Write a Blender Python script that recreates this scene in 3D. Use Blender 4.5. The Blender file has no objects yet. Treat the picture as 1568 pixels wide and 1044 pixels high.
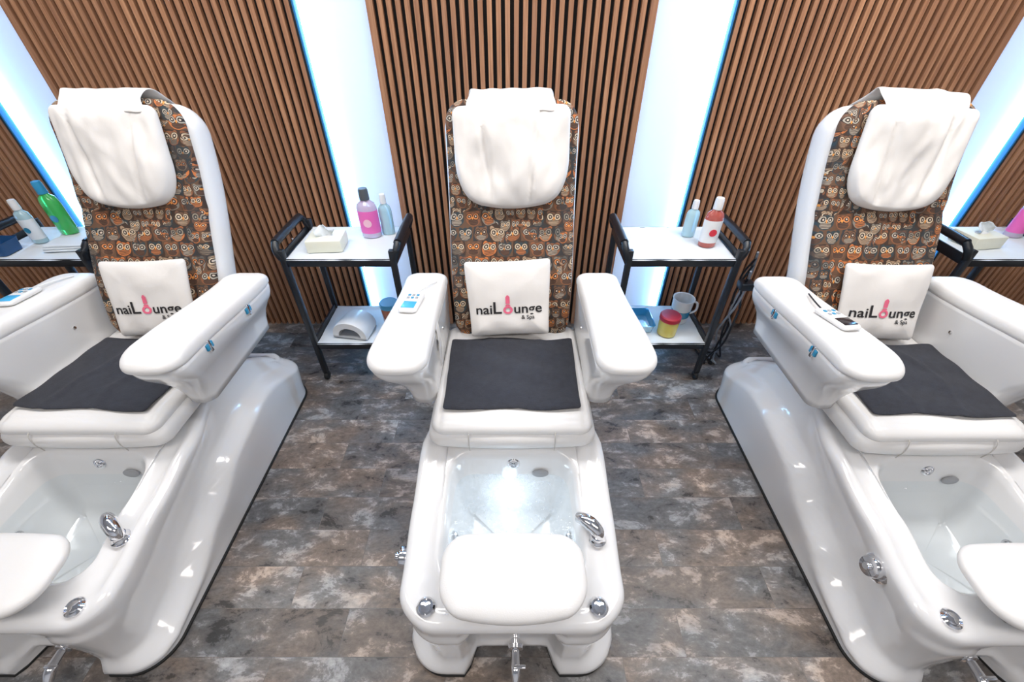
import bpy, bmesh, math, random
from mathutils import Vector, noise, Matrix
from mathutils.bvhtree import BVHTree
random.seed(4)
S=bpy.context.scene
COL=S.collection
# ------------------------------------------------------------------ node helpers
def new_mat(name):
    m=bpy.data.materials.new(name); m.use_nodes=True
    nt=m.node_tree; b=nt.nodes['Principled BSDF']
    return m,nt,b
def N(nt,t,**k):
    n=nt.nodes.new(t)
    for a,v in k.items(): setattr(n,a,v)
    return n
def math_(nt,op,a,b=None,c=None):
    n=nt.nodes.new('ShaderNodeMath'); n.operation=op
    for i,v in enumerate((a,b,c)):
        if v is None: continue
        if isinstance(v,(int,float)): n.inputs[i].default_value=v
        else: nt.links.new(v,n.inputs[i])
    return n.outputs[0]
def mixc(nt,f,a,b,mode='MIX'):
    n=nt.nodes.new('ShaderNodeMix'); n.data_type='RGBA'; n.blend_type=mode
    for i,v in ((0,f),(6,a),(7,b)):
        if isinstance(v,(int,float)): n.inputs[i].default_value=v
        elif isinstance(v,tuple): n.inputs[i].default_value=(*v,1)
        else: nt.links.new(v,n.inputs[i])
    return n.outputs[2]
def ramp(nt,fac,stops,const=False):
    n=nt.nodes.new('ShaderNodeValToRGB')
    e=n.color_ramp.elements
    while len(e)<len(stops): e.new(0.5)
    for i,(p,c) in enumerate(stops):
        e[i].position=p; e[i].color=(*c,1)
    if const: n.color_ramp.interpolation='CONSTANT'
    nt.links.new(fac,n.inputs[0]); return n.outputs[0]
def simple(name,col,rough=0.5,metal=0.0,var=0.04,nscale=8,bump=0.0,bscale=200,coat=0,trans=0,emis=None,es=0,sheen=0,alpha=1):
    m,nt,b=new_mat(name)
    tc=N(nt,'ShaderNodeTexCoord')
    no=N(nt,'ShaderNodeTexNoise'); no.inputs['Scale'].default_value=nscale; no.inputs['Detail'].default_value=3
    nt.links.new(tc.outputs['Object'],no.inputs['Vector'])
    c0=tuple(max(0,x*(1-var)) for x in col); c1=tuple(min(1,x*(1+var)) for x in col)
    nt.links.new(mixc(nt,no.outputs['Fac'],c0,c1),b.inputs['Base Color'])
    b.inputs['Roughness'].default_value=rough; b.inputs['Metallic'].default_value=metal
    b.inputs['Coat Weight'].default_value=coat; b.inputs['Transmission Weight'].default_value=trans
    b.inputs['Sheen Weight'].default_value=sheen
    b.inputs['Alpha'].default_value=alpha
    if emis: b.inputs['Emission Color'].default_value=(*emis,1); b.inputs['Emission Strength'].default_value=es
    if bump:
        n2=N(nt,'ShaderNodeTexNoise'); n2.inputs['Scale'].default_value=bscale; n2.inputs['Detail'].default_value=4
        nt.links.new(tc.outputs['Object'],n2.inputs['Vector'])
        bp=N(nt,'ShaderNodeBump'); bp.inputs['Strength'].default_value=bump; bp.inputs['Distance'].default_value=0.003
        nt.links.new(n2.outputs['Fac'],bp.inputs['Height']); nt.links.new(bp.outputs[0],b.inputs['Normal'])
    return m
ACRYL=simple('white_acrylic',(0.79,0.79,0.795),0.12,coat=0.5,var=0.01)
LEATH=simple('white_leatherette',(0.79,0.78,0.77),0.36,var=0.02,bump=0.12,bscale=260)
COVER=simple('headrest_cover_vinyl',(0.78,0.75,0.72),0.48,var=0.03,bump=0.25,bscale=40)
TOWEL=simple('charcoal_terry',(0.026,0.028,0.038),0.95,var=0.4,nscale=45,bump=1.0,bscale=300,sheen=0.05)
CHROME=simple('chrome',(0.80,0.80,0.82),0.06,1.0,var=0.01)
BLACKM=simple('black_powder_coat',(0.010,0.012,0.016),0.35,var=0.1)
RUBBER=simple('black_rubber',(0.01,0.01,0.01),0.7)
BLUEP=simple('blue_plastic',(0.03,0.28,0.5),0.35)
NAVYP=simple('navy_plastic',(0.01,0.07,0.20),0.35)
PAPER=simple('white_paper',(0.74,0.79,0.83),0.8,var=0.03,bump=0.3,bscale=30)
INK=simple('black_ink',(0.012,0.01,0.012),0.7)
PINK=simple('pink_ink',(0.80,0.14,0.24),0.6)
WHITEPL=simple('white_plastic',(0.78,0.78,0.78),0.3)
GREYPL=simple('grey_plastic',(0.35,0.36,0.38),0.4)
SEAM=simple('seam_thread',(0.55,0.53,0.50),0.6)
SCREEN=simple('blue_screen',(0.05,0.35,0.62),0.2,emis=(0.1,0.5,0.9),es=0.3)
DARKSCR=simple('dark_screen',(0.02,0.015,0.02),0.15)
CREAM=simple('cream_card',(0.80,0.79,0.66),0.6)
def liquid(name,col): return simple(name,col,0.12,trans=0.35,coat=0.5,var=0.02)
CLEARLIQ=liquid('clear_bottle',(0.55,0.80,0.88)); REDLIQ=liquid('red_liquid',(0.60,0.13,0.10))
GREENLIQ=liquid('green_liquid',(0.08,0.65,0.15)); YELLOW=liquid('yellow_scrub',(0.85,0.68,0.15)); AMBER=liquid('amber_gel',(0.45,0.12,0.05))
REDLID=simple('red_lid',(0.45,0.02,0.04),0.35); TEAL=liquid('teal_plastic',(0.06,0.36,0.58))

def wood_mat():
    m,nt,b=new_mat('oak_slat_wood')
    tc=N(nt,'ShaderNodeTexCoord'); sp=N(nt,'ShaderNodeSeparateXYZ'); nt.links.new(tc.outputs['Object'],sp.inputs[0])
    idx=math_(nt,'FLOOR',math_(nt,'DIVIDE',sp.outputs[0],0.04))
    wn=N(nt,'ShaderNodeTexWhiteNoise',noise_dimensions='1D'); nt.links.new(idx,wn.inputs['W'])
    mp=N(nt,'ShaderNodeMapping'); mp.inputs['Scale'].default_value=(60,60,2.2); nt.links.new(tc.outputs['Object'],mp.inputs[0])
    no=N(nt,'ShaderNodeTexNoise'); no.inputs['Scale'].default_value=1.6; no.inputs['Detail'].default_value=6; no.inputs['Distortion'].default_value=0.6
    nt.links.new(mp.outputs[0],no.inputs['Vector'])
    c=ramp(nt,no.outputs['Fac'],[(0.3,(0.26,0.112,0.056)),(0.55,(0.45,0.225,0.118)),(0.75,(0.59,0.32,0.175))])
    c2=mixc(nt,math_(nt,'MULTIPLY',wn.outputs[0],0.6),c,(0.26,0.122,0.068))
    nt.links.new(c2,b.inputs['Base Color']); b.inputs['Roughness'].default_value=0.5
    return m
WOOD=wood_mat()
FELT=simple('black_felt',(0.006,0.005,0.005),0.95,var=0.2,nscale=60)

def floor_mat():
    m,nt,b=new_mat('rustic_vinyl_plank')
    tc=N(nt,'ShaderNodeTexCoord')
    br=N(nt,'ShaderNodeTexBrick'); br.offset=0.37; br.offset_frequency=2
    br.inputs['Scale'].default_value=1; br.inputs['Brick Width'].default_value=0.61; br.inputs['Row Height'].default_value=0.152
    br.inputs['Mortar Size'].default_value=0.0009; br.inputs['Mortar Smooth'].default_value=0.3
    br.inputs['Color1'].default_value=(0,0,0,1); br.inputs['Color2'].default_value=(1,1,1,1); br.inputs['Mortar'].default_value=(0.5,0.5,0.5,1)
    nt.links.new(tc.outputs['Object'],br.inputs['Vector'])
    va=N(nt,'ShaderNodeVectorMath',operation='MULTIPLY_ADD'); va.inputs[1].default_value=(7,13,5)
    nt.links.new(br.outputs['Color'],va.inputs[0]); nt.links.new(tc.outputs['Object'],va.inputs[2])
    mp=N(nt,'ShaderNodeMapping'); mp.inputs['Scale'].default_value=(1,1.7,1); nt.links.new(va.outputs[0],mp.inputs[0])
    n1=N(nt,'ShaderNodeTexNoise'); n1.inputs['Scale'].default_value=6.5; n1.inputs['Detail'].default_value=13; n1.inputs['Roughness'].default_value=0.74; n1.inputs['Distortion'].default_value=0.35
    nt.links.new(mp.outputs[0],n1.inputs['Vector'])
    n2=N(nt,'ShaderNodeTexNoise'); n2.inputs['Scale'].default_value=3.4; n2.inputs['Detail'].default_value=7
    nt.links.new(mp.outputs[0],n2.inputs['Vector'])
    n3=N(nt,'ShaderNodeTexNoise'); n3.inputs['Scale'].default_value=50; n3.inputs['Detail'].default_value=6; n3.inputs['Roughness'].default_value=0.7
    nt.links.new(mp.outputs[0],n3.inputs['Vector'])
    base=ramp(nt,n1.outputs['Fac'],[(0.36,(0.090,0.086,0.085)),(0.47,(0.138,0.132,0.128)),(0.545,(0.185,0.178,0.174)),(0.56,(0.30,0.293,0.288)),(0.68,(0.46,0.45,0.44))])
    dark=ramp(nt,n1.outputs['Fac'],[(0.385,(0.42,)*3),(0.41,(1.0,)*3)])
    c=mixc(nt,1.0,base,dark,'MULTIPLY')
    tint=mixc(nt,ramp(nt,n2.outputs['Fac'],[(0.42,(0,0,0)),(0.60,(1,1,1))]),(0.92,0.96,1.0),(1.24,1.03,0.88))
    c=mixc(nt,1.0,c,tint,'MULTIPLY')
    grain=ramp(nt,n3.outputs['Fac'],[(0.3,(0.74,)*3),(0.7,(1.24,)*3)])
    c=mixc(nt,1.0,c,grain,'MULTIPLY')
    pv=ramp(nt,br.outputs['Color'],[(0.0,(0.76,0.76,0.77)),(1.0,(1.24,1.21,1.18))])
    c=mixc(nt,1.0,c,pv,'MULTIPLY')
    c=mixc(nt,math_(nt,'MULTIPLY',br.outputs['Fac'],0.5),c,(0.045,0.043,0.042))
    nt.links.new(c,b.inputs['Base Color']); b.inputs['Roughness'].default_value=0.42
    bp=N(nt,'ShaderNodeBump'); bp.inputs['Strength'].default_value=0.25; bp.inputs['Distance'].default_value=0.002
    nt.links.new(n1.outputs['Fac'],bp.inputs['Height']); nt.links.new(bp.outputs[0],b.inputs['Normal'])
    return m

def owl_mat():
    m,nt,b=new_mat('owl_print_fabric')
    uv=N(nt,'ShaderNodeUVMap'); uv.uv_map='UVMap'
    wz=N(nt,'ShaderNodeTexNoise'); wz.inputs['Scale'].default_value=16; nt.links.new(uv.outputs[0],wz.inputs['Vector'])
    wv=N(nt,'ShaderNodeVectorMath',operation='MULTIPLY_ADD'); wv.inputs[1].default_value=(0.022,0.022,0)
    nt.links.new(wz.outputs['Color'],wv.inputs[0]); nt.links.new(uv.outputs[0],wv.inputs[2])
    sp=N(nt,'ShaderNodeSeparateXYZ'); nt.links.new(wv.outputs[0],sp.inputs[0])
    def layer(cw,ch,seed,bodies,ox,oy):
        v=math_(nt,'DIVIDE',math_(nt,'ADD',sp.outputs[1],oy),ch); row=math_(nt,'FLOOR',v)
        u=math_(nt,'ADD',math_(nt,'DIVIDE',math_(nt,'ADD',sp.outputs[0],ox),cw),math_(nt,'MULTIPLY',row,0.5)); colm=math_(nt,'FLOOR',u)
        fu=math_(nt,'SUBTRACT',math_(nt,'SUBTRACT',u,colm),0.5); fv=math_(nt,'SUBTRACT',math_(nt,'SUBTRACT',v,row),0.5)
        def wnoise(sd):
            cb=N(nt,'ShaderNodeCombineXYZ'); nt.links.new(colm,cb.inputs[0]); nt.links.new(row,cb.inputs[1]); cb.inputs[2].default_value=sd
            wn=N(nt,'ShaderNodeTexWhiteNoise',noise_dimensions='3D'); nt.links.new(cb.outputs[0],wn.inputs[0]); return wn.outputs[0]
        wn=wnoise(seed); wn2=wnoise(seed+9)
        au=math_(nt,'ABSOLUTE',fu)
        def d(cx,cy,rx,ry,uu=None):
            a=math_(nt,'DIVIDE',math_(nt,'SUBTRACT',uu if uu is not None else fu,cx),rx)
            c=math_(nt,'DIVIDE',math_(nt,'SUBTRACT',fv,cy),ry)
            return math_(nt,'ADD',math_(nt,'MULTIPLY',a,a),math_(nt,'MULTIPLY',c,c))
        lt=lambda x,t: math_(nt,'LESS_THAN',x,t)
        body=ramp(nt,wn,bodies,True)
        belly=ramp(nt,wn2,[(0,(0.42,0.30,0.20)),(0.3,(0.44,0.15,0.05)),(0.5,(0.10,0.05,0.03)),(0.75,(0.36,0.31,0.25))],True)
        bg=ramp(nt,wn2,[(0,(0.045,0.024,0.015)),(0.5,(0.12,0.06,0.032)),(0.8,(0.03,0.032,0.036))],True)
        c=mixc(nt,lt(d(0,-0.04,0.44,0.45),1),bg,body)
        c=mixc(nt,lt(d(0.28,0.34,0.12,0.14,au),1),c,body)
        bel=d(0,-0.22,0.30,0.22)
        c=mixc(nt,lt(bel,1),c,belly)
        c=mixc(nt,math_(nt,'MULTIPLY',lt(bel,1),lt(math_(nt,'FRACT',math_(nt,'MULTIPLY',fv,11)),0.4)),c,(0.05,0.022,0.014))
        e=d(0.21,0.12,0.21,0.24,au)
        eye=ramp(nt,wn2,[(0,(0.58,0.46,0.32)),(0.4,(0.60,0.22,0.07)),(0.6,(0.40,0.36,0.30)),(0.85,(0.18,0.10,0.06))],True)
        c=mixc(nt,lt(e,1),c,(0.030,0.016,0.011))
        c=mixc(nt,lt(e,0.70),c,eye)
        c=mixc(nt,lt(e,0.28),c,(0.02,0.012,0.010))
        c=mixc(nt,lt(e,0.06),c,(0.6,0.5,0.4))
        c=mixc(nt,lt(d(0,0.02,0.05,0.09),1),c,(0.7,0.27,0.05))
        return c
    bod=[(0,(0.52,0.16,0.045)),(0.17,(0.16,0.08,0.045)),(0.40,(0.025,0.045,0.055)),(0.54,(0.36,0.24,0.15)),(0.70,(0.24,0.09,0.038)),(0.86,(0.20,0.18,0.15))]
    c=layer(0.066,0.060,1.0,bod,5,5)
    nz=N(nt,'ShaderNodeTexVoronoi'); nz.inputs['Scale'].default_value=10; nt.links.new(uv.outputs[0],nz.inputs['Vector'])
    sx=N(nt,'ShaderNodeSeparateColor'); nt.links.new(nz.outputs['Color'],sx.inputs[0])
    c2=layer(0.044,0.046,4.0,bod,5.013,5.02)
    c=mixc(nt,math_(nt,'GREATER_THAN',sx.outputs[0],0.6),c,c2)
    c=mixc(nt,math_(nt,'MULTIPLY',math_(nt,'GREATER_THAN',sx.outputs[1],0.92),0.6),c,(0.02,0.03,0.036))
    nt.links.new(c,b.inputs['Base Color']); b.inputs['Roughness'].default_value=0.75
    nb=N(nt,'ShaderNodeTexNoise'); nb.inputs['Scale'].default_value=600; nt.links.new(uv.outputs[0],nb.inputs['Vector'])
    bp=N(nt,'ShaderNodeBump'); bp.inputs['Strength'].default_value=0.2; bp.inputs['Distance'].default_value=0.001
    nt.links.new(nb.outputs['Fac'],bp.inputs['Height']); nt.links.new(bp.outputs[0],b.inputs['Normal'])
    return m
OWL=owl_mat()

def water_mat(name,foam):
    m,nt,b=new_mat(name)
    tc=N(nt,'ShaderNodeTexCoord')
    n1=N(nt,'ShaderNodeTexNoise'); n1.inputs['Scale'].default_value=30 if foam else 7; n1.inputs['Detail'].default_value=5
    nt.links.new(tc.outputs['Object'],n1.inputs['Vector'])
    bp=N(nt,'ShaderNodeBump'); bp.inputs['Strength'].default_value=0.3 if foam else 0.08; bp.inputs['Distance'].default_value=0.01
    nt.links.new(n1.outputs['Fac'],bp.inputs['Height'])
    tr=N(nt,'ShaderNodeBsdfTransparent'); tr.inputs[0].default_value=(0.95,0.985,1.0,1)
    gl=N(nt,'ShaderNodeBsdfGlossy'); gl.inputs['Roughness'].default_value=0.04
    nt.links.new(bp.outputs[0],gl.inputs['Normal'])
    lw=N(nt,'ShaderNodeLayerWeight'); nt.links.new(bp.outputs[0],lw.inputs['Normal'])
    fr=math_(nt,'ADD',math_(nt,'MULTIPLY',math_(nt,'POWER',lw.outputs['Facing'],4.0),0.6),0.03)
    m1=N(nt,'ShaderNodeMixShader'); nt.links.new(fr,m1.inputs[0]); nt.links.new(tr.outputs[0],m1.inputs[1]); nt.links.new(gl.outputs[0],m1.inputs[2])
    o=m1.outputs[0]
    if foam:
        df=N(nt,'ShaderNodeBsdfTranslucent'); df.inputs[0].default_value=(0.88,0.93,0.97,1)
        gr=N(nt,'ShaderNodeVectorMath',operation='DISTANCE'); gr.inputs[1].default_value=(-0.01,0.84,0.395); nt.links.new(tc.outputs['Object'],gr.inputs[0])
        near=math_(nt,'SUBTRACT',1.0,math_(nt,'MULTIPLY',gr.outputs['Value'],6.0))
        f=ramp(nt,math_(nt,'ADD',n1.outputs['Fac'],math_(nt,'MULTIPLY',near,0.3)),[(0.42,(0.02,)*3),(0.85,(0.45,)*3)])
        m2=N(nt,'ShaderNodeMixShader'); nt.links.new(f,m2.inputs[0]); nt.links.new(o,m2.inputs[1]); nt.links.new(df.outputs[0],m2.inputs[2]); o=m2.outputs[0]
    nt.links.new(o,nt.nodes['Material Output'].inputs['Surface'])
    return m
WATERF=water_mat('bubbling_water',True); WATER=water_mat('still_water',False)
def emis_mat(name,col,st):
    m,nt,b=new_mat(name)
    tc=N(nt,'ShaderNodeTexCoord'); no=N(nt,'ShaderNodeTexNoise'); nt.links.new(tc.outputs['Object'],no.inputs['Vector'])
    b.inputs['Base Color'].default_value=(*col,1)
    nt.links.new(mixc(nt,no.outputs['Fac'],col,tuple(min(1,c*1.02) for c in col)),b.inputs['Emission Color'])
    b.inputs['Emission Strength'].default_value=st
    return m

# ------------------------------------------------------------------ mesh helpers
def mk(name,verts,faces,mat,smooth=True,parent=None,loc=(0,0,0),auto=None):
    me=bpy.data.meshes.new(name); me.from_pydata([tuple(v) for v in verts],[],faces); me.update()
    mats=mat if isinstance(mat,list) else [mat]
    for x in mats: me.materials.append(x)
    bm=bmesh.new(); bm.from_mesh(me); bmesh.ops.recalc_face_normals(bm,faces=bm.faces); bm.to_mesh(me); bm.free()
    if smooth:
        me.polygons.foreach_set('use_smooth',[True]*len(me.polygons))
        if auto:
            try: me.set_sharp_from_angle(angle=math.radians(auto))
            except Exception: pass
    o=bpy.data.objects.new(name,me); COL.objects.link(o); o.location=loc
    if parent: o.parent=parent
    return o
def rr(x0,x1,y0,y1,r,nc=8,ne=10):
    pts=[]
    cs=[(x1-r,y1-r,0),(x0+r,y1-r,90),(x0+r,y0+r,180),(x1-r,y0+r,270)]
    for k,(cx,cy,a0) in enumerate(cs):
        for i in range(nc+1):
            a=math.radians(a0+90*i/nc); pts.append((cx+r*math.cos(a),cy+r*math.sin(a),math.cos(a),math.sin(a)))
        nx_=cs[(k+1)%4]; a=math.radians(a0+90)
        p=pts[-1]; b0=math.radians(nx_[2]); q=(nx_[0]+r*math.cos(b0),nx_[1]+r*math.sin(b0))
        for i in range(1,ne):
            t=i/ne; pts.append((p[0]+(q[0]-p[0])*t,p[1]+(q[1]-p[1])*t,math.cos(a),math.sin(a)))
    return pts
def loft(name,rings,mat,cap0=True,cap1=True,**k):
    n=len(rings[0]); V=[]; F=[]
    for r in rings: V+=list(r)
    for i in range(len(rings)-1):
        for j in range(n):
            a=i*n+j; b=i*n+(j+1)%n; F.append((a,b,b+n,a+n))
    if cap0:
        c=sum((Vector(v) for v in rings[0]),Vector())/n; V.append(tuple(c)); ci=len(V)-1
        for j in range(n): F.append((ci,(j+1)%n,j))
    if cap1:
        c=sum((Vector(v) for v in rings[-1]),Vector())/n; V.append(tuple(c)); ci=len(V)-1; o=(len(rings)-1)*n
        for j in range(n): F.append((ci,o+j,o+(j+1)%n))
    return mk(name,V,F,mat,**k)
def pad(name,outline,Tt,Tb,mat,p=6,tf=None,cx=None,cy=None,nr=10,uv=False,**k):
    xs=[q[0] for q in outline]; ys=[q[1] for q in outline]
    cx=(min(xs)+max(xs))/2 if cx is None else cx; cy=(min(ys)+max(ys))/2 if cy is None else cy
    tf=tf or (lambda x,y,h,r:(x,y,h))
    rad=[math.sin(math.pi/2*i/nr)**0.8 for i in range(1,nr+1)]
    n=len(outline); V=[]; F=[]; U=[]
    def ring(r,T):
        h=T*max(0,1-r**p)**(1/2.2)
        for q in outline:
            x=cx+(q[0]-cx)*r; y=cy+(q[1]-cy)*r
            V.append(tf(x,y,h,r)); U.append((x,y))
    V.append(tf(cx,cy,Tt,0)); U.append((cx,cy))
    for r in rad: ring(r,Tt)
    for r in rad[::-1][1:]: ring(r,-Tb)
    V.append(tf(cx,cy,-Tb,0)); U.append((cx,cy))
    m=len(rad)*2-1
    for j in range(n): F.append((0,1+j,1+(j+1)%n))
    for i in range(m-1):
        for j in range(n):
            a=1+i*n+j; b=1+i*n+(j+1)%n; F.append((a,a+n,b+n,b))
    o=1+(m-1)*n; L=len(V)-1
    for j in range(n): F.append((L,o+(j+1)%n,o+j))
    ob=mk(name,V,F,mat,**k)
    if uv:
        ul=ob.data.uv_layers.new(name='UVMap')
        for lp in ob.data.loops: ul.data[lp.index].uv=U[lp.vertex_index]
    return ob
def box(name,x0,x1,y0,y1,z0,z1,mat,bev=0.0,seg=2,parent=None,rot=None,loc=(0,0,0),smooth=False):
    me=bpy.data.meshes.new(name); bm=bmesh.new()
    bmesh.ops.create_cube(bm,size=1)
    for v in bm.verts: v.co=Vector(((x0+x1)/2+v.co.x*(x1-x0),(y0+y1)/2+v.co.y*(y1-y0),(z0+z1)/2+v.co.z*(z1-z0)))
    if bev: bmesh.ops.bevel(bm,geom=bm.edges[:],offset=bev,segments=seg,affect='EDGES',profile=0.5)
    if rot:
        bmesh.ops.rotate(bm,verts=bm.verts,cent=((x0+x1)/2,(y0+y1)/2,(z0+z1)/2),matrix=rot)
    bm.to_mesh(me); bm.free(); me.materials.append(mat)
    if bev or smooth:
        me.polygons.foreach_set('use_smooth',[True]*len(me.polygons)); me.set_sharp_from_angle(angle=math.radians(50))
    o=bpy.data.objects.new(name,me); COL.objects.link(o); o.location=loc
    if parent: o.parent=parent
    return o
def lathe(name,prof,mat,axis=(0,0,1),origin=(0,0,0),n=32,parent=None,loc=(0,0,0),sx=1,sy=1,auto=40):
    q=Vector((0,0,1)).rotation_difference(Vector(axis).normalized())
    rings=[]
    for r,z in prof:
        rings.append([tuple(Vector(origin)+q@Vector((max(r,1e-4)*math.cos(2*math.pi*i/n)*sx,max(r,1e-4)*math.sin(2*math.pi*i/n)*sy,z))) for i in range(n)])
    return loft(name,rings,mat,parent=parent,loc=loc,auto=auto)
def tube(name,pts,rad,mat,parent=None,loc=(0,0,0),n=12,sub=8):
    P=[Vector(p) for p in pts]; C=[]
    R=rad if isinstance(rad,list) else [rad]*len(P)
    RR=[]
    for i in range(len(P)-1):
        p0=P[max(0,i-1)];p1=P[i];p2=P[i+1];p3=P[min(len(P)-1,i+2)]
        for s in range(sub):
            t=s/sub
            C.append(0.5*((2*p1)+(p2-p0)*t+(2*p0-5*p1+4*p2-p3)*t*t+(-p0+3*p1-3*p2+p3)*t**3)); RR.append(R[i]*(1-t)+R[i+1]*t)
    C.append(P[-1]); RR.append(R[-1])
    rings=[]; up=Vector((0.13,0.31,0.94))
    for i,c in enumerate(C):
        d=(C[min(i+1,len(C)-1)]-C[max(i-1,0)]).normalized()
        a=d.cross(up).normalized(); b=d.cross(a).normalized()
        rings.append([tuple(c+RR[i]*(a*math.cos(2*math.pi*k/n)+b*math.sin(2*math.pi*k/n))) for k in range(n)])
    return loft(name,rings,mat,parent=parent,loc=loc,auto=60)
def empty(name,loc=(0,0,0)):
    e=bpy.data.objects.new(name,None); e.empty_display_size=0.1; COL.objects.link(e); e.location=loc; return e
def ss(a,b,x):
    t=min(1,max(0,(x-a)/(b-a))); return t*t*(3-2*t)
def interp(x,pts):
    if x<=pts[0][0]: return pts[0][1]
    for (a,va),(b,vb) in zip(pts,pts[1:]):
        if x<=b:
            t=(x-a)/(b-a); t=t*t*(3-2*t); return va+(vb-va)*t
    return pts[-1][1]

# ------------------------------------------------------------------ room
RX=4.2; YB=2.46; YF=-2.6; ZC=2.75
FL=floor_mat()
PLAST=simple('white_plaster',(0.80,0.82,0.85),0.85,var=0.01)
box('floor',-RX,RX,YF,YB,-0.05,0,FL)
box('wall_back',-RX,RX,YB,YB+0.1,0,ZC,PLAST)
box('wall_left',-RX-0.1,-RX,YF,YB,0,ZC,PLAST)
box('wall_right',RX,RX+0.1,YF,YB,0,ZC,PLAST)
box('wall_front',-RX,RX,YF-0.1,YF,0,ZC,PLAST)
box('ceiling',-RX-0.1,RX+0.1,YF-0.1,YB+0.1,ZC,ZC+0.1,PLAST)

def slat_panel(x0,x1):
    e=empty('wood_slat_panel',((x0+x1)/2,YB-0.04,0)); w=x1-x0
    box('felt_backing',-w/2,w/2,-0.015,0.035,0.0,ZC-0.005,FELT,parent=e)
    V=[];F=[]
    n=int(round(w/0.04)); pitch=w/n; sw=0.0215
    for i in range(n):
        c=-w/2+pitch*(i+0.5); a=c-sw/2;b=c+sw/2
        if i==0: a=-w/2
        if i==n-1: b=w/2
        o=len(V)
        V+= [(a,-0.015,0.0),(b,-0.015,0.0),(b,-0.015,ZC-.005),(a,-0.015,ZC-.005),(a,-0.038,0.0),(b,-0.038,0.0),(b,-0.038,ZC-.005),(a,-0.038,ZC-.005)]
        F+=[(o+4,o+5,o+6,o+7),(o,o+4,o+7,o+3),(o+1,o+2,o+6,o+5),(o+3,o+7,o+6,o+2),(o,o+1,o+5,o+4)]
    mk('slats',V,F,WOOD,smooth=False,parent=e)
PAN=[(-3.86,-2.57),(-2.24,-0.965),(-0.64,0.64),(0.99,2.27),(2.62,3.9)]
for a,b in PAN: slat_panel(a,b)
LED=emis_mat('led_strip_ice_blue',(0.26,0.62,1.0),80)
LEDB=emis_mat('led_profile_blue',(0.01,0.14,0.34),0.45)
GLOW=emis_mat('recess_added_glow',(0.66,0.78,1.0),0.5)  # added glow on the white recess back, imitating the LED wash
for g,(a,b,side) in enumerate([(-2.57,-2.24,-1),(-0.965,-0.64,-1),(0.64,0.99,1),(2.27,2.62,1)]):
    e=empty('led_light_channel',((a+b)/2,YB,0)); w=(b-a)/2
    box('glowing_recess_back',-w+0.002,w-0.002,-0.012,-0.001,0.06,ZC-0.01,GLOW,parent=e)
    s=side; xe=s*w
    box('led_strip',*(sorted((xe-s*0.004,xe-s*0.016))),-0.040,-0.014,0.06,ZC-0.01,LED,parent=e)
    box('aluminium_profile',*(sorted((xe-s*0.002,xe-s*0.010))),-0.080,-0.042,0.0,ZC-0.01,LEDB,parent=e)
    box('edge_trim',*(sorted((xe-s*0.001,xe+s*0.008))),-0.0815,-0.0785,0.0,ZC-0.01,BLACKM,parent=e)

# ------------------------------------------------------------------ pedicure chair
OY=-1.1
def ztop(y): return interp(y,[(0.40,0.405),(0.55,0.43),(0.75,0.468),(0.98,0.505),(1.2,0.49),(1.45,0.455),(1.80,0.27)])
def zridge(y): return interp(y,[(0.42,0.05),(0.62,0.09),(0.85,0.18),(1.10,0.28),(1.40,0.32),(1.78,0.20)])
def side_inset(z,y):
    zr=zridge(y); zt=ztop(y)
    d=0.058*ss(zr-0.02,zr+0.05,z)
    d-=0.056*ss(zr+0.07,zt-0.015,z)*(1-ss(0.98,1.26,y))
    d+=0.030*ss(1.0,1.35,y)*ss(zr+0.03,zt,z)
    d-=0.012*ss(0.03,zr-0.02,z)*(1-ss(zr-0.02,zr+0.03,z))
    return d
def front_recess(x,y,z):
    m=(1-ss(0.115,0.155,abs(x)))*(1-ss(0.42,0.56,y))
    return m*(0.035*(1-ss(0.33,0.37,z))+0.025*(1-ss(0.25,0.30,z))+0.03*(1-ss(0.04,0.06,z)))
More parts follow.
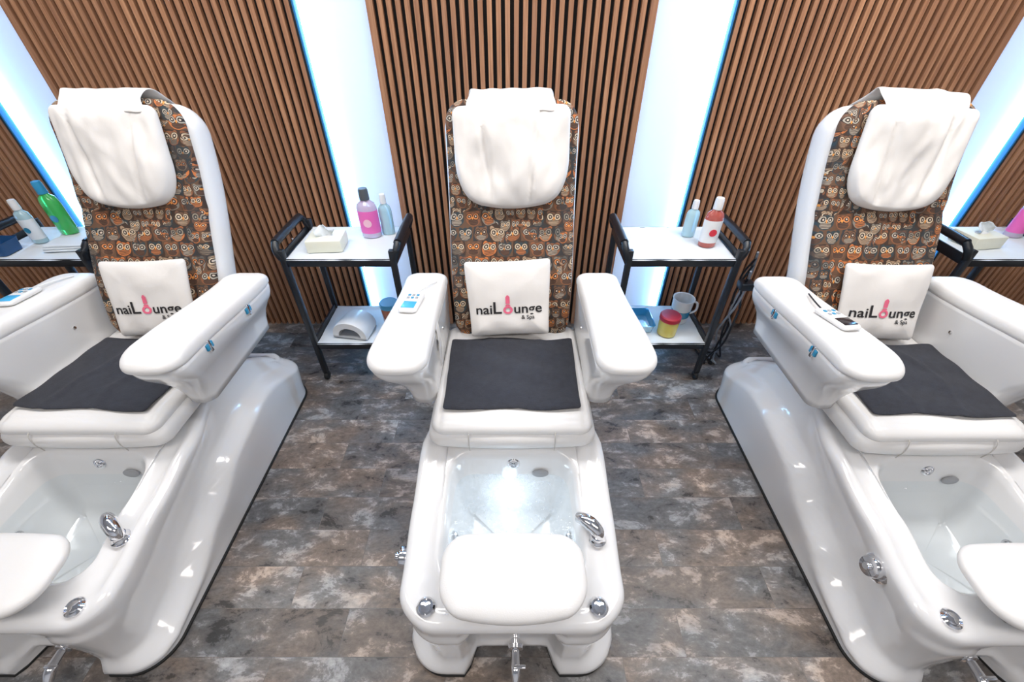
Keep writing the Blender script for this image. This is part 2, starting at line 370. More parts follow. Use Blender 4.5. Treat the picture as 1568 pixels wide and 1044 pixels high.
def build_chair(e):
    k=dict(parent=e,loc=(0,OY,0))
    out=rr(-0.340,0.340,0.405,1.80,0.12,nc=14,ne=22)
    rings=[]
    NL=34
    for i in range(NL+1):
        f=i/NL; r=[]
        for (x,y,nx,ny) in out:
            zt=ztop(y)-0.03; z=zt*f
            d=side_inset(z,y)*(0.4+0.6*abs(nx))
            if ny<-0.3: d+=0.010*ss(0.30,0.34,z)*(1-ss(0.42,0.5,y))
            xx=x-nx*d; yy=y-ny*d
            yy+=front_recess(xx,yy,z)
            r.append((xx,yy,z))
        rings.append(r)
    top=rings[-1]
    for i in range(1,7):
        a=math.pi/2*i/6; r=[]
        for (x,y,nx,ny),q in zip(out,top):
            d=0.03*(1-math.cos(a)); z=ztop(y)-0.03+0.03*math.sin(a)
            r.append((q[0]-nx*d,q[1]-ny*d,z))
        rings.append(r)
    last=rings[-1]
    op=rr(-0.235,0.235,0.52,0.955,0.095,nc=14,ne=22)
    for i in range(1,9):
        t=i/8; r=[]
        for q,(x,y,nx,ny) in zip(last,op):
            xx=q[0]+(x-q[0])*t; yy=q[1]+(y-q[1])*t
            r.append((xx,yy,ztop(yy)-0.014*math.sin(math.pi*t)+0.002*t))
        rings.append(r)
    for d,dz in [(0.006,0.003),(0.014,0.012),(0.019,0.03),(0.026,0.07),(0.034,0.13),(0.044,0.19),(0.056,0.235),(0.070,0.262),(0.082,0.275),(0.093,0.28)]:
        rings.append([(x-nx*d,y-ny*d,ztop(0.8)*0.3+ztop(y)*0.7-dz if dz>0.02 else ztop(y)+0.002-dz) for (x,y,nx,ny) in op])
    loft('foot_spa_base',rings,ACRYL,cap0=False,**k)
    o2=[(x,y+front_recess(x,y,0),nx,ny) for x,y,nx,ny in rr(-0.347,0.347,0.40,1.806,0.125,nc=14,ne=22)]
    loft('floor_seal',[[(x,y,0.0) for x,y,_,_ in o2],[(x,y,0.009) for x,y,_,_ in o2],[(x-nx*0.012,y-ny*0.012,0.010) for x,y,nx,ny in o2]],RUBBER,cap1=False,**k)
    lathe('jet_nozzle',[(0.0,0.0),(0.023,0.0),(0.023,0.006),(0.016,0.010),(0.014,0.005),(0.008,0.005),(0.007,0.012),(0.0,0.013)],CHROME,axis=(0,-1,0.45),origin=(0.005,0.938,0.452),**k)
    lathe('overflow_cover',[(0.0,0.0),(0.03,0.0),(0.03,0.004),(0.024,0.007),(0.0,0.007)],GREYPL,axis=(0,-1,0.2),origin=(0.105,0.922,0.408),sy=0.6,**k)
    for sx in (-0.13,0.13):
        lathe('water_jet',[(0,0),(0.018,0),(0.018,0.005),(0.012,0.008),(0.008,0.003),(0,0.003)],CHROME,axis=(-sx*7,0,0.2),origin=(sx*1.52,0.72,0.33),**k)
    for sx in (-0.250,0.252):
        lathe('air_button',[(0.0,0.0),(0.027,0.0),(0.027,0.008),(0.022,0.013),(0.018,0.010),(0.015,0.014),(0.0,0.017)],CHROME,axis=(0,-0.1,1),origin=(sx,0.472,0.409),**k)
    lathe('faucet_base',[(0.0,0),(0.030,0),(0.030,0.005),(0.024,0.010),(0.021,0.024),(0.0,0.028)],CHROME,axis=(0,0,1),origin=(0.272,0.660,0.440),**k)
    tube('faucet_spout',[(0.278,0.656,0.455),(0.268,0.664,0.482),(0.248,0.682,0.494),(0.228,0.697,0.494),(0.212,0.708,0.484)],[0.016,0.021,0.023,0.020,0.016],CHROME,n=18,**k)
    lathe('diverter_knob',[(0,0),(0.046,0),(0.048,0.007),(0.041,0.014),(0.034,0.014),(0.034,0.036),(0.030,0.043),(0,0.045)],CHROME,axis=(-1,0,0.25),origin=(-0.325,0.630,0.370),**k)
    lathe('knob_grip',[(0,0),(0.013,0),(0.013,0.008),(0.010,0.012),(0,0.012)],CHROME,axis=(-1,0,0.25),origin=(-0.367,0.63,0.381),**k)
    tube('drain_pipe',[(0.012,0.53,0.085),(0.012,0.44,0.085),(0.012,0.40,0.08),(0.012,0.375,0.06)],[0.014,0.014,0.017,0.015],CHROME,**k)
    lathe('drain_valve_collar',[(0,0),(0.026,0),(0.026,0.012),(0.02,0.016),(0,0.016)],CHROME,axis=(0,-1,0),origin=(0.012,0.468,0.085),**k)
    box('drain_lever',0.004,0.045,0.398,0.410,0.098,0.106,CHROME,bev=0.003,**k)
    fo=rr(-0.206,0.212,0.43,0.628,0.07,nc=10,ne=14)
    fo=[(x,y-0.030*(1-(x/0.208)**2)*(1-ss(0.43,0.53,y))+0.010*(1-(x/0.208)**2)*ss(0.53,0.62,y),0,0) for x,y,_,_ in fo]
    pad('footrest_cushion',fo,0.034,0.04,LEATH,p=3.6,tf=lambda x,y,h,r:(x,y,0.505+h+(0.5-y)*-0.08),nr=14,**k)
    box('footrest_bracket',-0.10,0.10,0.46,0.54,0.40,0.475,BLACKM,bev=0.012,**k)
    box('bracket_lever',-0.055,0.055,0.435,0.47,0.425,0.445,CHROME,bev=0.006,**k)
    pd=rr(-0.225,0.225,1.0,1.62,0.08)
    loft('seat_pedestal',[[(x*s,y,z) for x,y,_,_ in pd] for z,s in ((0.30,1.05),(0.46,1.0),(0.52,1.0),(0.56,1.06))],ACRYL,**k)
    def tilt(y): return -0.034*ss(0.98,1.55,y)
    so=rr(-0.298,0.298,0.925,1.60,0.045,nc=8,ne=16)
    def stf(x,y,h,r): 
        return (x,y+0.016*(x/0.3)**2*(1-ss(0.93,1.1,y)),0.566+h+tilt(y)*0.5)
    pad('seat_apron',so,0.056,0.056,LEATH,p=9,tf=stf,nr=14,**k)
    so2=rr(-0.284,0.284,0.942,1.58,0.05,nc=8,ne=16)
    def stf2(x,y,h,r):
        z=0.612+h+tilt(y)
        z-=0.005*math.exp(-((abs(x)-0.252)/0.005)**2)*(h>0)
        z-=0.004*math.exp(-((y-0.985)/0.006)**2)*(h>0)
        return (x,y,z)
    pad('seat_cushion',so2,0.036,0.03,LEATH,p=12,tf=stf2,nr=28,**k)
    for sx in (-0.15,0.15):
        tube('apron_seam',[(sx,0.950,0.6195),(sx,0.934,0.606),(sx,0.9285,0.57),(sx,0.936,0.525)],0.0018,SEAM,n=6,**k)
    def rise(y): return 0.060*(1-ss(0.98,1.62,y))
    for s in (-1,1):
        def dist(x,y):
            f=1-ss(1.0,1.45,y)
            return s*(0.368+x*(1+0.12*f))
        ao=rr(-0.088,0.088,0.980,1.655,0.050,nc=10,ne=16)
        ao=[(x,y-0.018*(1-(x/0.088)**2)*(1-ss(0.985,1.075,y)),0,0) for x,y,_,_ in ao]
        pad('armrest_pad',ao,0.042,0.026,LEATH,p=7,tf=lambda x,y,h,r:(dist(x,y),y,0.815+h+rise(y)),nr=14,**k)
        ringsA=[]
        for z,f in ((0.800,0.0),(0.784,0.0),(0.765,0.05),(0.742,0.18),(0.715,0.44),(0.68,0.72),(0.64,0.90),(0.60,1.0),(0.572,1.02)):
            x0=-0.084+0.002*f; x1=0.083-0.066*f**1.1
            y0=0.990+0.12*f; y1=1.645-0.02*f
            rg=rr(x0,x1,y0,y1,0.042,nc=8,ne=10)
            ringsA.append([(dist(x,y),y,z+rise(y)*(1-f*0.8)) for x,y,_,_ in rg])
        loft('armrest_body',ringsA,ACRYL,**k)
        gr=rr(-0.082,0.081,0.994,1.643,0.042,nc=8,ne=10)
        for yy in (1.15,1.42):
            xo=dist(0.084,yy); zz=rise(yy)
            box('hinge_clip',*(sorted((xo-s*0.004,xo+s*0.005))),yy-0.018,yy+0.018,0.772+zz,0.796+zz,BLUEP,bev=0.002,**k)
            box('hinge_plate',*(sorted((xo-s*0.004,xo+s*0.007))),yy-0.006,yy+0.006,0.761+zz,0.807+zz,CHROME,bev=0.002,**k)
        for yy in (1.20,1.40):
            lathe('arm_bolt',[(0,0),(0.008,0),(0.007,0.004),(0,0.005)],CHROME,axis=(-s,0,0),origin=(s*0.2855,yy,0.72),n=16,**k)
    ph=math.radians(20); P0=Vector((0,1.505,0.56))
    A=Vector((0,math.sin(ph),math.cos(ph))); B=Vector((0,-math.cos(ph),math.sin(ph)))
    def bk(x,s_,n_):
        n_=n_+0.018*math.sin(min(1,max(0,s_/0.97))*math.pi*2+0.3)
        return tuple(P0+Vector((x,0,0))+A*s_+B*n_)
    bo=rr(-0.268,0.268,0.0,0.965,0.085,nc=10,ne=18)
    bo=[(x*(1+0.01*ss(0.3,0.8,y)-0.03*(1-ss(0.0,0.4,y))),y+0.012*(1-(x/0.268)**2)*ss(0.8,0.96,y),0,0) for x,y,_,_ in bo]
    pad('backrest_shell',bo,0.085,0.085,LEATH,p=9,tf=lambda x,y,h,r:bk(x,y,h-0.085),nr=14,**k)
    fo2=rr(-0.250,0.250,0.03,0.968,0.075,nc=10,ne=20)
    fo2=[(x*(1.025-0.03*(1-ss(0.0,0.4,y))),y+0.012*(1-(x/0.26)**2)*ss(0.8,0.96,y),0,0) for x,y,_,_ in fo2]
    def ftf(x,y,h,r):
        n_=0.002+h
        n_+=0.005*noise.noise(Vector((x*9,y*7,1.3)))
        n_-=0.008*math.exp(-((y-0.575)/0.012)**2)
        n_-=0.008*math.exp(-((abs(x)-0.170)/0.010)**2)
        return bk(x,y,n_)
    pad('massage_pad_cover',fo2,0.026,0.032,OWL,p=12,tf=ftf,nr=26,uv=True,**k)
    return bk
CH=[(-1.52,0),(0.0,1),(1.50,2)]; RYO=-0.03
root=empty('pedicure_spa_chair',(CH[1][0],1.1,0))
bk=build_chair(root)
parts=[c for c in root.children]
roots=[root]
for cx,yo in ((CH[0][0],0),(CH[2][0],RYO)):
    r=empty('pedicure_spa_chair',(cx,1.1+yo,0)); roots.append(r)
    for p in parts:
        q=p.copy(); COL.objects.link(q); q.parent=r
wop=rr(-0.235,0.235,0.52,0.955,0.095,nc=10,ne=8)
for i,r in enumerate(roots):
    wo=[(x-nx*0.026,y-ny*0.026,0.395) for x,y,nx,ny in wop]
    mk('bath_water',wo,[tuple(range(len(wo)))],WATERF if i==0 else WATER,smooth=False,parent=r,loc=(0,OY,0))
lathe('underwater_light',[(0,0),(0.022,0),(0.022,0.006),(0,0.008)],emis_mat('underwater_led',(0.75,0.88,1.0),6),axis=(0,-1,0.2),origin=(-0.01,0.912,0.33),parent=root,loc=(0,OY,0))
pl=bpy.data.lights.new('underwater_led_lamp','POINT'); pl.energy=0.60; pl.color=(0.68,0.85,1.0); pl.shadow_soft_size=0.03
po=bpy.data.objects.new('underwater_led_lamp',pl); COL.objects.link(po); po.location=(-0.01,0.83+OY,0.325); po.parent=root

# ---- soft goods
def headrest(cx,dx,rot,seed,sc=1.0):
    e=empty('headrest_pillow',(cx,1.8,1.3)); L=(0,-1.8,-1.3)
    ho=rr(-0.222,0.222,0.595,0.948,0.030,nc=10,ne=18)
    o2=[]
    for x,y,_,_ in ho:
        lo=max(0,min(1,(0.76-y)/0.165))
        o2.append((sc*x*(1-0.33*(1-math.sqrt(max(0,1-lo*lo*0.92)))/0.72),y-0.016*(1-(x/0.2)**2)*lo+0.006*math.cos(x*9)*(y>0.9),0,0))
    c,s=math.cos(rot),math.sin(rot)
    def tf(x,y,h,r):
        yl=y-0.77
        X=c*x-s*yl+dx; Y=s*x+c*yl+0.77
        n_=0.044+h
        edge=1-r**10
        w=ss(0.60,0.9,y)
        fold=0.013*math.sin(x*20+1.8*math.sin(y*8+seed)+seed)*(0.4+0.6*w)+0.020*noise.noise(Vector((x*10+seed,y*4.5,seed)))+0.006*noise.noise(Vector((x*30,y*14+seed,seed)))
        crease=-0.013*math.exp(-((x-0.085-0.10*(y-0.75))/0.010)**2)-0.012*math.exp(-((x+0.09+0.12*(y-0.7))/0.010)**2)
        if h>0: n_+=(fold+crease)*edge
        n_-=0.014*ss(0.93,1.0,r)*(1-ss(0.62,0.8,y))
        return bk(X,Y,n_)
    pad('pillow',o2,0.044,0.026,COVER,p=4.6,tf=tf,nr=34,parent=e,loc=L)
    V=[];F=[];nx,ny=18,14
    prof=[(0.920,0.060),(0.945,0.046),(0.965,0.038),(0.988,0.024),(1.006,0.006),(1.005,-0.020),(0.995,-0.060),(0.984,-0.110),(0.968,-0.165),(0.90,-0.182)]
    for j in range(ny+1):
        t=j/ny*(len(prof)-1); a=int(min(t,len(prof)-2)); f=t-a
        s0=prof[a][0]*(1-f)+prof[a+1][0]*f; n0=prof[a][1]*(1-f)+prof[a+1][1]*f
        for i in range(nx+1):
            u=i/nx*2-1
            x=(0.160+0.008*math.sin(j*0.7+seed))*u
            ds=0.010*noise.noise(Vector((u*3,j*0.3,seed)))
            V.append(bk(c*x+dx*0.8-s*0.2,s0+ds+x*math.sin(rot),n0+0.008*noise.noise(Vector((u*3,j*.4,seed+5)))))
    for j in range(ny):
        for i in range(nx):
            a=j*(nx+1)+i; F.append((a,a+1,a+nx+2,a+nx+1))
    fl=mk('cover_flap',V,F,COVER,parent=e,loc=L)
    sm=fl.modifiers.new('t','SOLIDIFY'); sm.thickness=0.006; sm.offset=1
    sb=fl.modifiers.new('s','SUBSURF'); sb.levels=1; sb.render_levels=1
def text_mesh(txt,size,bold=0.0):
    cu=bpy.data.curves.new('t','FONT'); cu.body=txt; cu.size=size; cu.offset=bold; cu.align_x='LEFT'; cu.resolution_u=4
    ob=bpy.data.objects.new('t',cu); COL.objects.link(ob)
    bpy.context.view_layer.update()
    me=bpy.data.meshes.new_from_object(ob.evaluated_get(bpy.context.evaluated_depsgraph_get()))
    V=[(v.co.x,v.co.y) for v in me.vertices]; F=[tuple(p.vertices) for p in me.polygons]
    bpy.data.objects.remove(ob); bpy.data.meshes.remove(me)
    return V,F
def lumbar(cx,dx,rot,seed):
    e=empty('lumbar_cushion',(cx,1.5,0.8)); L=(0,-1.5,-0.8)
    CY=0.222
    lo=rr(-0.178,0.178,CY-0.162,CY+0.158,0.014,nc=5,ne=14)
    lo=[(x*(1-0.07*(1-ss(CY-0.18,CY+0.15,y)))*(1-0.015*math.cos((y-CY)/0.16*math.pi/2)),y+0.006*math.cos(x/0.18*math.pi/2)*(1 if y<0.2 else -1),0,0) for x,y,_,_ in lo]
    c,s=math.cos(rot),math.sin(rot)
    def place(x,y):
        yl=y-CY
        return c*x-s*yl+dx, s*x+c*yl+CY
    def tf(x,y,h,r):
        X,Y=place(x,y)
        n_=0.062+h
        if h>0: n_+=(1-r**4)*(0.007*noise.noise(Vector((x*12+seed,y*12,seed)))+0.006*math.sin(x*50*(1-y)+seed)*ss(0.5,0.9,r))
        n_+=0.012*(1-ss(CY-0.16,0.2,y))
        return bk(X,Y,n_)
    cu=pad('cushion',lo,0.030,0.032,COVER,p=3.4,tf=tf,nr=18,parent=e,loc=L)
    bvh=BVHTree.FromPolygons([v.co for v in cu.data.vertices],[tuple(p.vertices) for p in cu.data.polygons])
    Bv=Vector((0,-math.cos(math.radians(20)),math.sin(math.radians(20))))
    def proj(pts):
        r=[]
        for x,y in pts:
            X,Y=place(x,y); p=Vector(bk(X,Y,0.3)); h=bvh.ray_cast(p,-Bv)
            q=h[0] if h[0] else Vector(bk(X,Y,0.12))
            r.append(tuple(q+Bv*0.0025))
        return r
    base=CY-0.056
    specs=[('nai',0.056,INK,0.0),('L',0.072,INK,0.0),('O',0.042,PINK,0.0014),('unge',0.056,INK,0.0)]
    x=0; parts=[]
    for tx,sz,mt,bo in specs:
        V,F=text_mesh(tx,sz,bo+0.0008)
        mx=min(v[0] for v in V); V=[((v[0]-mx)*1.12+x,v[1]+base-(0.001 if tx!='L' else 0.0)) for v in V]
        parts.append(['logo_letters',V,F,mt])
        if tx=='O': ox=(min(v[0] for v in V)+max(v[0] for v in V))/2
        x=max(v[0] for v in V)+0.006
    V,F=text_mesh('& Spa',0.024,0.0003); mx=min(v[0] for v in V)
    parts.append(['logo_subtitle',[(v[0]-mx+x*0.67,v[1]+base-0.027) for v in V],F,INK])
    sh=x/2-0.003
    for nm,V,F,mt in parts:
        mk(nm,proj([(a-sh,b) for a,b in V]),F,mt,smooth=False,parent=e,loc=L)
    ox-=sh
    b=[(ox-0.0085,base+0.040),(ox+0.0085,base+0.040),(ox+0.0085,base+0.068),(ox+0.003,base+0.076),(ox-0.003,base+0.076),(ox-0.0085,base+0.068)]
    mk('logo_bottle_cap',proj(b),[(0,1,2,3,4,5)],PINK,smooth=False,parent=e,loc=L)
    b=[(ox-0.012,base+0.030),(ox+0.012,base+0.030),(ox+0.0065,base+0.037),(ox-0.0065,base+0.037)]
    mk('logo_bottle_neck',proj(b),[(0,1,2,3)],PINK,smooth=False,parent=e,loc=L)
def seat_towel(cx,dx,rot,seed):
    to=rr(-0.245,0.245,1.015,1.445,0.012,nc=3,ne=20)
    c,s=math.cos(rot),math.sin(rot)
    def tf(x,y,h,r):
        x*=1+0.06*ss(1.05,1.5,y)
        yl=y-1.27
        X=c*x-s*yl+dx; Y=s*x+c*yl+1.27+0.006*math.sin(x*20+seed)*(r>0.8)
        z=0.656-0.034*ss(0.98,1.55,Y)+h+0.004*noise.noise(Vector((X*8,Y*8,seed)))+0.006*math.exp(-((X-0.08-0.05*math.sin(Y*9+seed))/0.014)**2)+0.005*math.exp(-((X+0.11+0.04*math.sin(Y*7+seed))/0.012)**2)+0.0020*math.sin(Y*40+X*14+seed)
        return (X,Y-1.27,z-0.635)
    pad('seat_towel',to,0.005,0.005,TOWEL,p=30,tf=tf,nr=30,loc=(cx,1.27,0.635))
def remote(cx,x,y,rot,dark=False):
    zz=0.857+0.060*(1-ss(0.98,1.62,y))
    e=empty('massage_remote_control',(cx+x,y,zz)); e.rotation_euler=(math.radians(-7),0,rot)
    o=rr(-0.034,0.034,-0.075,0.075,0.015,nc=5,ne=4)
    pad('handset',o,0.010,0.010,WHITEPL,p=7,tf=lambda a,b,h,r:(a,b,0.011+h),nr=8,parent=e)
    box('display',-0.024,0.024,-0.06,-0.012,0.0195,0.0225,DARKSCR if dark else SCREEN,bev=0.001,parent=e)
    for i in range(3):
        for j in range(2):
            box('button',-0.022+0.016*i,-0.012+0.016*i,0.012+0.022*j,0.024+0.022*j,0.0195,0.0235,BLUEP if (i+j)%2 else GREYPL,bev=0.001,parent=e)
    tube('remote_cable',[(0,0.072,0.011),(0.01,0.11,0.012),(0.03,0.16,0.010),(0.05,0.20,0.006)],0.003,BLACKM if dark else WHITEPL,parent=e,n=8)
headrest(CH[0][0],-0.008,math.radians(0),2.1,0.90); headrest(CH[1][0],0.0,math.radians(1.0),0.7)
lumbar(CH[0][0],0.004,math.radians(2),2.0); lumbar(CH[1][0],-0.014,math.radians(2.5),0.5)
seat_towel(CH[0][0],0.0,math.radians(-2),1.0); seat_towel(CH[1][0],0.0,0,2.0)
remote(CH[1][0],-0.375,1.33,math.radians(-4)); remote(CH[0][0],-0.375,1.38,math.radians(5))
before=set(bpy.data.objects)
headrest(CH[2][0],0.010,math.radians(-2.5),4.4,0.90); lumbar(CH[2][0],0.030,math.radians(-1),5.1); seat_towel(CH[2][0],0.02,math.radians(-3),3.0); remote(CH[2][0],-0.36,1.24,math.radians(8),True)
for o in set(bpy.data.objects)-before:
    if o.parent is None: o.location.y+=RYO
def strap(cx):
    V=[];F=[]
    path=[(-0.458,0.850),(-0.445,0.876),(-0.40,0.888),(-0.33,0.888),(-0.288,0.878),(-0.272,0.85),(-0.268,0.78),(-0.268,0.72),(-0.270,0.67)]
    for i,(x,z) in enumerate(path):
        for j in range(5):
            V.append((x,1.235+0.012*j-(0.03*(i>4)*(i-4)/4),z+0.004+0.002*math.sin(i+j)-0.0011*j))
    for i in range(len(path)-1):
        for j in range(4):
            a=i*5+j; F.append((a,a+1,a+6,a+5))
    o=mk('armrest_strap',V,F,LEATH,loc=(cx,0,0)); 
    s=o.modifiers.new('s','SOLIDIFY'); s.thickness=0.003; b=o.modifiers.new('b','SUBSURF'); b.levels=1; b.render_levels=2
strap(0)

# ------------------------------------------------------------------ trolleys
def trolley(cx,cy=2.02):
    e=empty('salon_trolley',(cx,cy,0)); hw,hd=0.275,0.178
    for sx in (-1,1):
        for sy in (-1,1):
            x=sx*(hw-0.012); y=sy*hd
            box('leg',x-0.014,x+0.014,y-0.014,y+0.014,0.055,0.845,BLACKM,bev=0.004,parent=e)
            lathe('caster_wheel',[(0,0),(0.022,0),(0.025,0.004),(0.025,0.018),(0.022,0.022),(0,0.022)],RUBBER,axis=(1,0,0),origin=(x-0.011,y,0.0255),n=24,parent=e)
            box('caster_fork',x-0.015,x+0.015,y-0.008,y+0.008,0.035,0.060,BLACKM,bev=0.003,parent=e)
        for sy in (-1,1):
            tube('handle_arm',[(sx*(hw-0.005),sy*hd,0.80),(sx*(hw+0.010),sy*(hd-0.002),0.840),(sx*(hw+0.016),sy*(hd-0.03),0.868)],0.018,BLACKM,parent=e,n=8,sub=3)
        tube('handle_bar',[(sx*(hw+0.016),-hd+0.026,0.868),(sx*(hw+0.016),0,0.870),(sx*(hw+0.016),hd-0.026,0.868)],0.020,BLACKM,parent=e,n=10,sub=3)
        box('end_plate',*(sorted((sx*(hw-0.004),sx*(hw+0.004)))),-hd,hd,0.765,0.815,BLACKM,bev=0.002,parent=e)
        box('lower_end_rail',*(sorted((sx*(hw-0.02),sx*(hw-0.008)))),-hd,hd,0.26,0.30,BLACKM,bev=0.002,parent=e)
    for z in (0.785,0.262):
        for sy in (-1,1):
            box('shelf_rail',-hw+0.01,hw-0.01,sy*hd-0.008,sy*hd+0.008,z-0.028,z+0.012,BLACKM,bev=0.003,parent=e)
        box('shelf_tray',-hw+0.012,hw-0.012,-hd,hd,z-0.012,z,WHITEPL,bev=0.002,parent=e)
        V=[];F=[];n=28
        for j in range(n+1):
            for i in range(n+1):
                x=(i/n-0.5)*(2*hw-0.045); y=(j/n-0.5)*(2*hd+0.02)
                x+=0.008*noise.noise(Vector((y*9,cx,1)))
                zz=z+0.004+0.006*abs(noise.noise(Vector((x*7+cx,y*7,z*5))))
                if abs(y)>hd-0.010: zz=max(zz,z+0.0145)
                if abs(y)>hd+0.006: zz-=0.006
                V.append((x,y+0.005*noise.noise(Vector((x*12,cx,3)))*(abs(y)>hd-0.03),zz))
        for j in range(n):
            for i in range(n):
                a=j*(n+1)+i; F.append((a,a+1,a+n+2,a+n+1))
        mk('paper_liner',V,F,PAPER,parent=e)
    return e
for x in (-2.31,-0.835,0.825,2.45): trolley(x)
TZ=0.794; LZ=0.271
def bottle(name,x,y,z,h,r,mat,cap,label=None,flat=0.7):
    e=empty(name,(x,y,z)); bh=h*0.78
    lathe('bottle_body',[(0,0),(r*0.9,0),(r,0.006),(r,bh*0.78),(r*0.85,bh*0.90),(r*0.45,bh*0.98),(r*0.38,bh+0.006),(0,bh+0.006)],mat,parent=e,sy=flat)
    lathe('bottle_cap',[(0,bh),(r*0.48,bh),(r*0.46,h*0.96),(r*0.40,h),(0,h)],cap,parent=e,sy=1)
    if label:
        lathe('bottle_label',[(r*1.012,bh*0.13),(r*1.02,bh*0.14),(r*1.02,bh*0.72),(r*1.012,bh*0.73)],label[0],parent=e,sy=flat)
        lathe('label_mark',[(0,0),(r*0.42,0),(r*0.42,0.001),(0,0.0012)],label[1],axis=(0,-1,0),origin=(0,-r*flat*1.03,bh*0.42),parent=e,sy=1)
    return e
PINKLAB=simple('pink_label',(0.80,0.14,0.46),0.4); PEACH=simple('peach_label',(0.85,0.5,0.6),0.5); REDLAB=simple('red_label_mark',(0.65,0.03,0.05),0.5)
CLEARP=liquid('lilac_clear_plastic',(0.78,0.68,0.88))
DARKCAP=simple('dark_pump_cap',(0.08,0.09,0.10),0.4)
bottle('lotion_bottle',-0.735,2.10,TZ,0.250,0.050,CLEARP,DARKCAP,(PINKLAB,PEACH))
bottle('water_bottle',-0.655,2.13,TZ,0.21,0.034,CLEARLIQ,WHITEPL)
bottle('liquid_soap_bottle',0.985,1.99,TZ,0.245,0.044,REDLIQ,WHITEPL,(WHITEPL,REDLAB))
bottle('water_bottle',0.925,2.10,TZ,0.19,0.034,CLEARLIQ,WHITEPL)
bottle('spray_bottle',-2.42,2.03,TZ,0.22,0.036,CLEARLIQ,WHITEPL,(PAPER,TEAL))
bottle('mouthwash_bottle',-2.36,2.14,TZ,0.27,0.045,GREENLIQ,BLUEP,(GREENLIQ,TEAL))
bottle('lotion_bottle',2.635,2.10,TZ,0.25,0.045,CLEARP,DARKCAP,(PINKLAB,PEACH))
def tissue_box(x,y,z,rot):
    e=empty('tissue_box',(x,y,z)); e.rotation_euler=(0,0,rot)
    box('carton',-0.085,0.085,-0.065,0.065,0,0.060,CREAM,bev=0.003,parent=e)
    lathe('opening',[(0,0),(0.038,0),(0.038,0.001),(0,0.001)],WHITEPL,origin=(0,0,0.060),parent=e,sy=0.45)
    V=[];F=[];n=10
    for j in range(n+1):
        for i in range(n+1):
            u=i/n*2-1; t=j/n
            V.append((u*(0.030+0.018*t),0.02*math.sin(u*3+t*3)*(0.3+t)+0.012*t*u, 0.058+0.06*t*(1-0.5*abs(u))+0.004*math.sin(u*9)))
    for j in range(n):
        for i in range(n):
            a=j*(n+1)+i; F.append((a,a+1,a+n+2,a+n+1))
    o=mk('tissue',V,F,PAPER,parent=e); s=o.modifiers.new('s','SOLIDIFY'); s.thickness=0.0015
tissue_box(-0.925,1.975,TZ,math.radians(4)); tissue_box(2.36,2.01,TZ,math.radians(8)); 
def jar(name,x,y,z,h,r,body,lid):
    e=empty(name,(x,y,z))
    lathe('jar_body',[(0,0),(r*0.85,0),(r*0.95,0.006),(r,h*0.75),(r*0.92,h*0.8),(0,h*0.8)],body,parent=e)
    lathe('jar_lid',[(0,h*0.78),(r*1.05,h*0.78),(r*1.05,h*0.96),(r*0.95,h),(0,h)],lid,parent=e)
jar('gel_jar',-0.715,2.06,LZ,0.13,0.052,AMBER,TEAL)
jar('scrub_jar',0.885,1.935,LZ,0.13,0.055,YELLOW,REDLID)
def cup(x,y,z):
    e=empty('plastic_beaker',(x,y,z))
    lathe('beaker',[(0,0),(0.045,0),(0.048,0.005),(0.058,0.15),(0.062,0.153),(0.062,0.158),(0.055,0.156),(0.045,0.02),(0,0.02)],WHITEPL,parent=e)
    tube('handle',[(0.052,0,0.13),(0.085,0,0.12),(0.088,0,0.07),(0.050,0,0.045)],0.006,WHITEPL,parent=e,n=8)
    lathe('band',[(0.0505,0.04),(0.0515,0.041),(0.0545,0.085),(0.0535,0.086)],TEAL,parent=e)
cup(0.990,2.06,LZ)
def basket(name,x,y,z,w,d,h,mat):
    r0=rr(-w,w,-d,d,0.02,nc=5,ne=4)
    rings=[[(a*0.9,b*0.9,0) for a,b,_,_ in r0],[(a,b,h) for a,b,_,_ in r0],[(a*1.04,b*1.04,h) for a,b,_,_ in r0],[(a*0.98,b*0.98,h-0.004) for a,b,_,_ in r0],[(a*0.88,b*0.88,0.006) for a,b,_,_ in r0]]
    loft(name,rings,mat,loc=(x,y,z),auto=40)
basket('storage_tray',0.73,2.02,LZ,0.085,0.09,0.05,TEAL)
basket('storage_tray',-2.51,1.92,TZ,0.060,0.055,0.06,NAVYP)
def folded_cloth(x,y,z,rot):
    e=empty('folded_cloth',(x,y,z)); e.rotation_euler=(0,0,rot)
    for i in range(3):
        o=rr(-0.10+0.004*i,0.10-0.003*i,-0.055+0.003*i,0.055,0.012,nc=4,ne=8)
        pad('cloth_layer',o,0.006,0.006,PAPER,p=10,tf=lambda a,b,h,r,i=i:(a,b,0.006+0.011*i+h+0.003*noise.noise(Vector((a*12,b*12,i)))*(1 if h>0 else 0)),nr=8,parent=e)
folded_cloth(-2.22,1.97,TZ,math.radians(6))
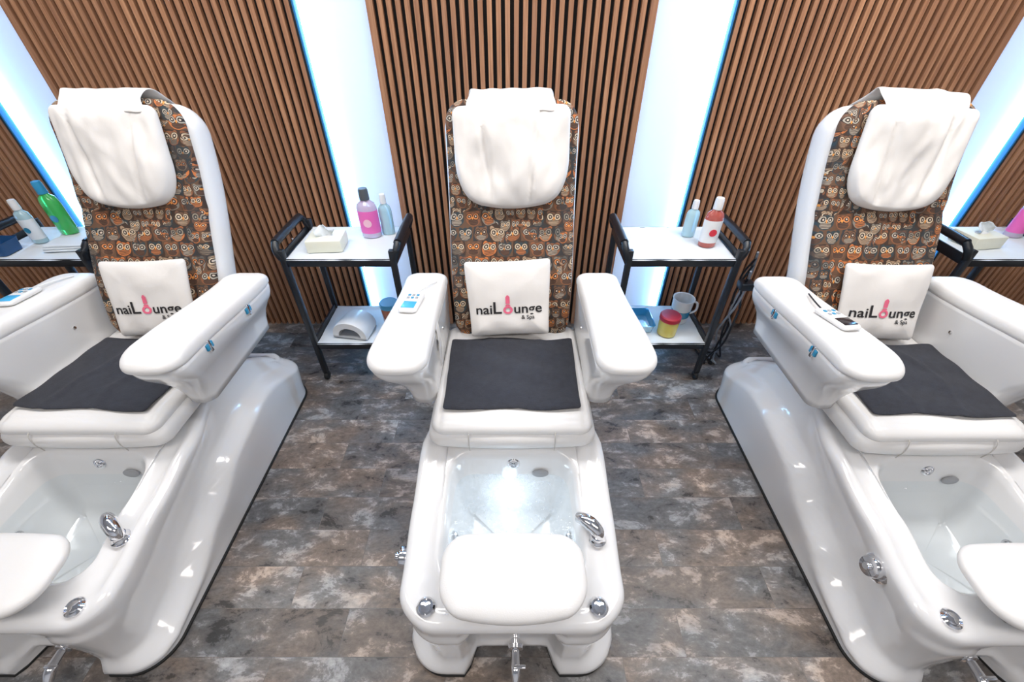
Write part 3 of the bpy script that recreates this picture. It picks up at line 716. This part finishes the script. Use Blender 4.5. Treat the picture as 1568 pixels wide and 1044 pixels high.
def nail_lamp(x,y,z,rot):
    e=empty('nail_curing_lamp',(x,y,z)); e.rotation_euler=(0,0,rot)
    n=20; rings=[]
    for yy,sc in ((-0.075,1.0),(-0.07,1.03),(0.05,0.98),(0.085,0.86),(0.10,0.6)):
        o=[(0.100*sc*math.cos(math.pi*i/n),yy,0.098*sc*math.sin(math.pi*i/n)**0.8) for i in range(n+1)]
        inn=[(0.066*sc*math.cos(math.pi*i/n),yy,0.062*sc*math.sin(math.pi*i/n)**0.8) for i in range(n,-1,-1)]
        rings.append(o+inn)
    V=[p for r in rings for p in r]; m=len(rings[0]); F=[]
    for i in range(len(rings)-1):
        for j in range(m): F.append((i*m+j,i*m+(j+1)%m,(i+1)*m+(j+1)%m,(i+1)*m+j))
    for i0 in (0,(len(rings)-1)*m):
        for j in range(n): F.append((i0+j,i0+j+1,i0+m-2-j,i0+m-1-j))
    mk('arch_shell',V,F,WHITEPL,parent=e,auto=40)
    box('base_plate',-0.10,0.10,-0.08,0.06,0.0,0.006,GREYPL,bev=0.002,parent=e)
nail_lamp(-0.900,1.955,LZ+0.006,math.radians(-10))
e=empty('wall_socket',(0.32,YB-0.080,0.62)); box('face_plate',-0.04,0.04,-0.010,0,-0.04,0.04,WHITEPL,bev=0.003,parent=e)
box('rocker_switch',-0.01,0.01,-0.014,-0.009,0.0,0.022,WHITEPL,bev=0.002,parent=e)
def cables():
    e=empty('power_cables',(1.25,2.1,0)); rnd=random.Random(3)
    L=(-1.25,-2.1,0)
    for k in range(5):
        x0=1.215+0.018*k; pts=[(x0-0.03,1.86+0.03*k,0.68+0.02*k)]
        for i in range(1,8):
            z=max(0.010+0.004*k,0.66-0.11*i+0.02*rnd.random())
            pts.append((x0+0.030*math.sin(i*(0.8+0.2*k)+k*1.7)+0.008*rnd.uniform(-1,1),1.94+0.03*k+0.04*math.cos(i*0.9+k*1.7),z))
        pts.append((1.18+0.02*k,2.10+0.04*math.sin(k*2),0.008)); pts.append((1.17+0.03*k,2.30-0.01*k,0.008))
        tube('cable',pts,0.006,[BLACKM,GREYPL,RUBBER][k%3],parent=e,loc=L,n=8,sub=5)
    box('power_adapter',1.17,1.24,1.86,1.92,0.60,0.64,BLACKM,bev=0.006,parent=e,loc=L)
    e2=empty('white_power_cable',(-1.2,2.2,0))
    tube('cable',[(-1.30,2.345,0.66),(-1.26,2.34,0.57),(-1.22,2.32,0.53),(-1.18,2.30,0.52),(-1.165,2.30,0.45),(-1.17,2.31,0.2),(-1.18,2.31,0.01)],0.005,WHITEPL,parent=e2,loc=(1.2,-2.2,0),n=8)
cables()

# ------------------------------------------------------------------ ceiling lights
CL=emis_mat('ceiling_panel_glow',(1.0,0.97,0.93),1.5)
C1=(1.0,0.96,0.92); C2=(1.0,0.93,0.87)
for (x,y,sx,sy,en,col) in [(-1.5,1.40,1.3,0.35,42,C1),(0,1.40,1.3,0.35,36,C1),(1.5,1.40,1.3,0.35,60,C1),(-1.4,-0.6,1.6,0.5,46,C2),(1.4,-0.6,1.6,0.5,46,C2)]:
    e=empty('ceiling_light_panel',(x,y,ZC))
    box('frame',-sx/2-0.02,sx/2+0.02,-sy/2-0.02,sy/2+0.02,-0.03,-0.001,WHITEPL,parent=e)
    box('diffuser',-sx/2,sx/2,-sy/2,sy/2,-0.034,-0.029,CL,parent=e)
    l=bpy.data.lights.new('panel_lamp','AREA'); l.shape='RECTANGLE'; l.size=sx; l.size_y=sy; l.energy=en; l.color=col
    o=bpy.data.objects.new('panel_lamp',l); COL.objects.link(o); o.location=(0,0,-0.045); o.parent=e
w=bpy.data.worlds.new('world'); S.world=w; w.use_nodes=True
w.node_tree.nodes['Background'].inputs[0].default_value=(0.9,0.95,1,1); w.node_tree.nodes['Background'].inputs[1].default_value=0.3

# ------------------------------------------------------------------ camera
cd=bpy.data.cameras.new('camera'); cd.sensor_width=36; cd.lens=670/1600*36; cd.clip_start=0.02
co=bpy.data.objects.new('camera',cd); COL.objects.link(co); co.location=(0,0,1.8); co.rotation_euler=(math.radians(90-39.4),0,0)
S.camera=co
S.view_settings.view_transform='Standard'
S.view_settings.exposure=-0.92
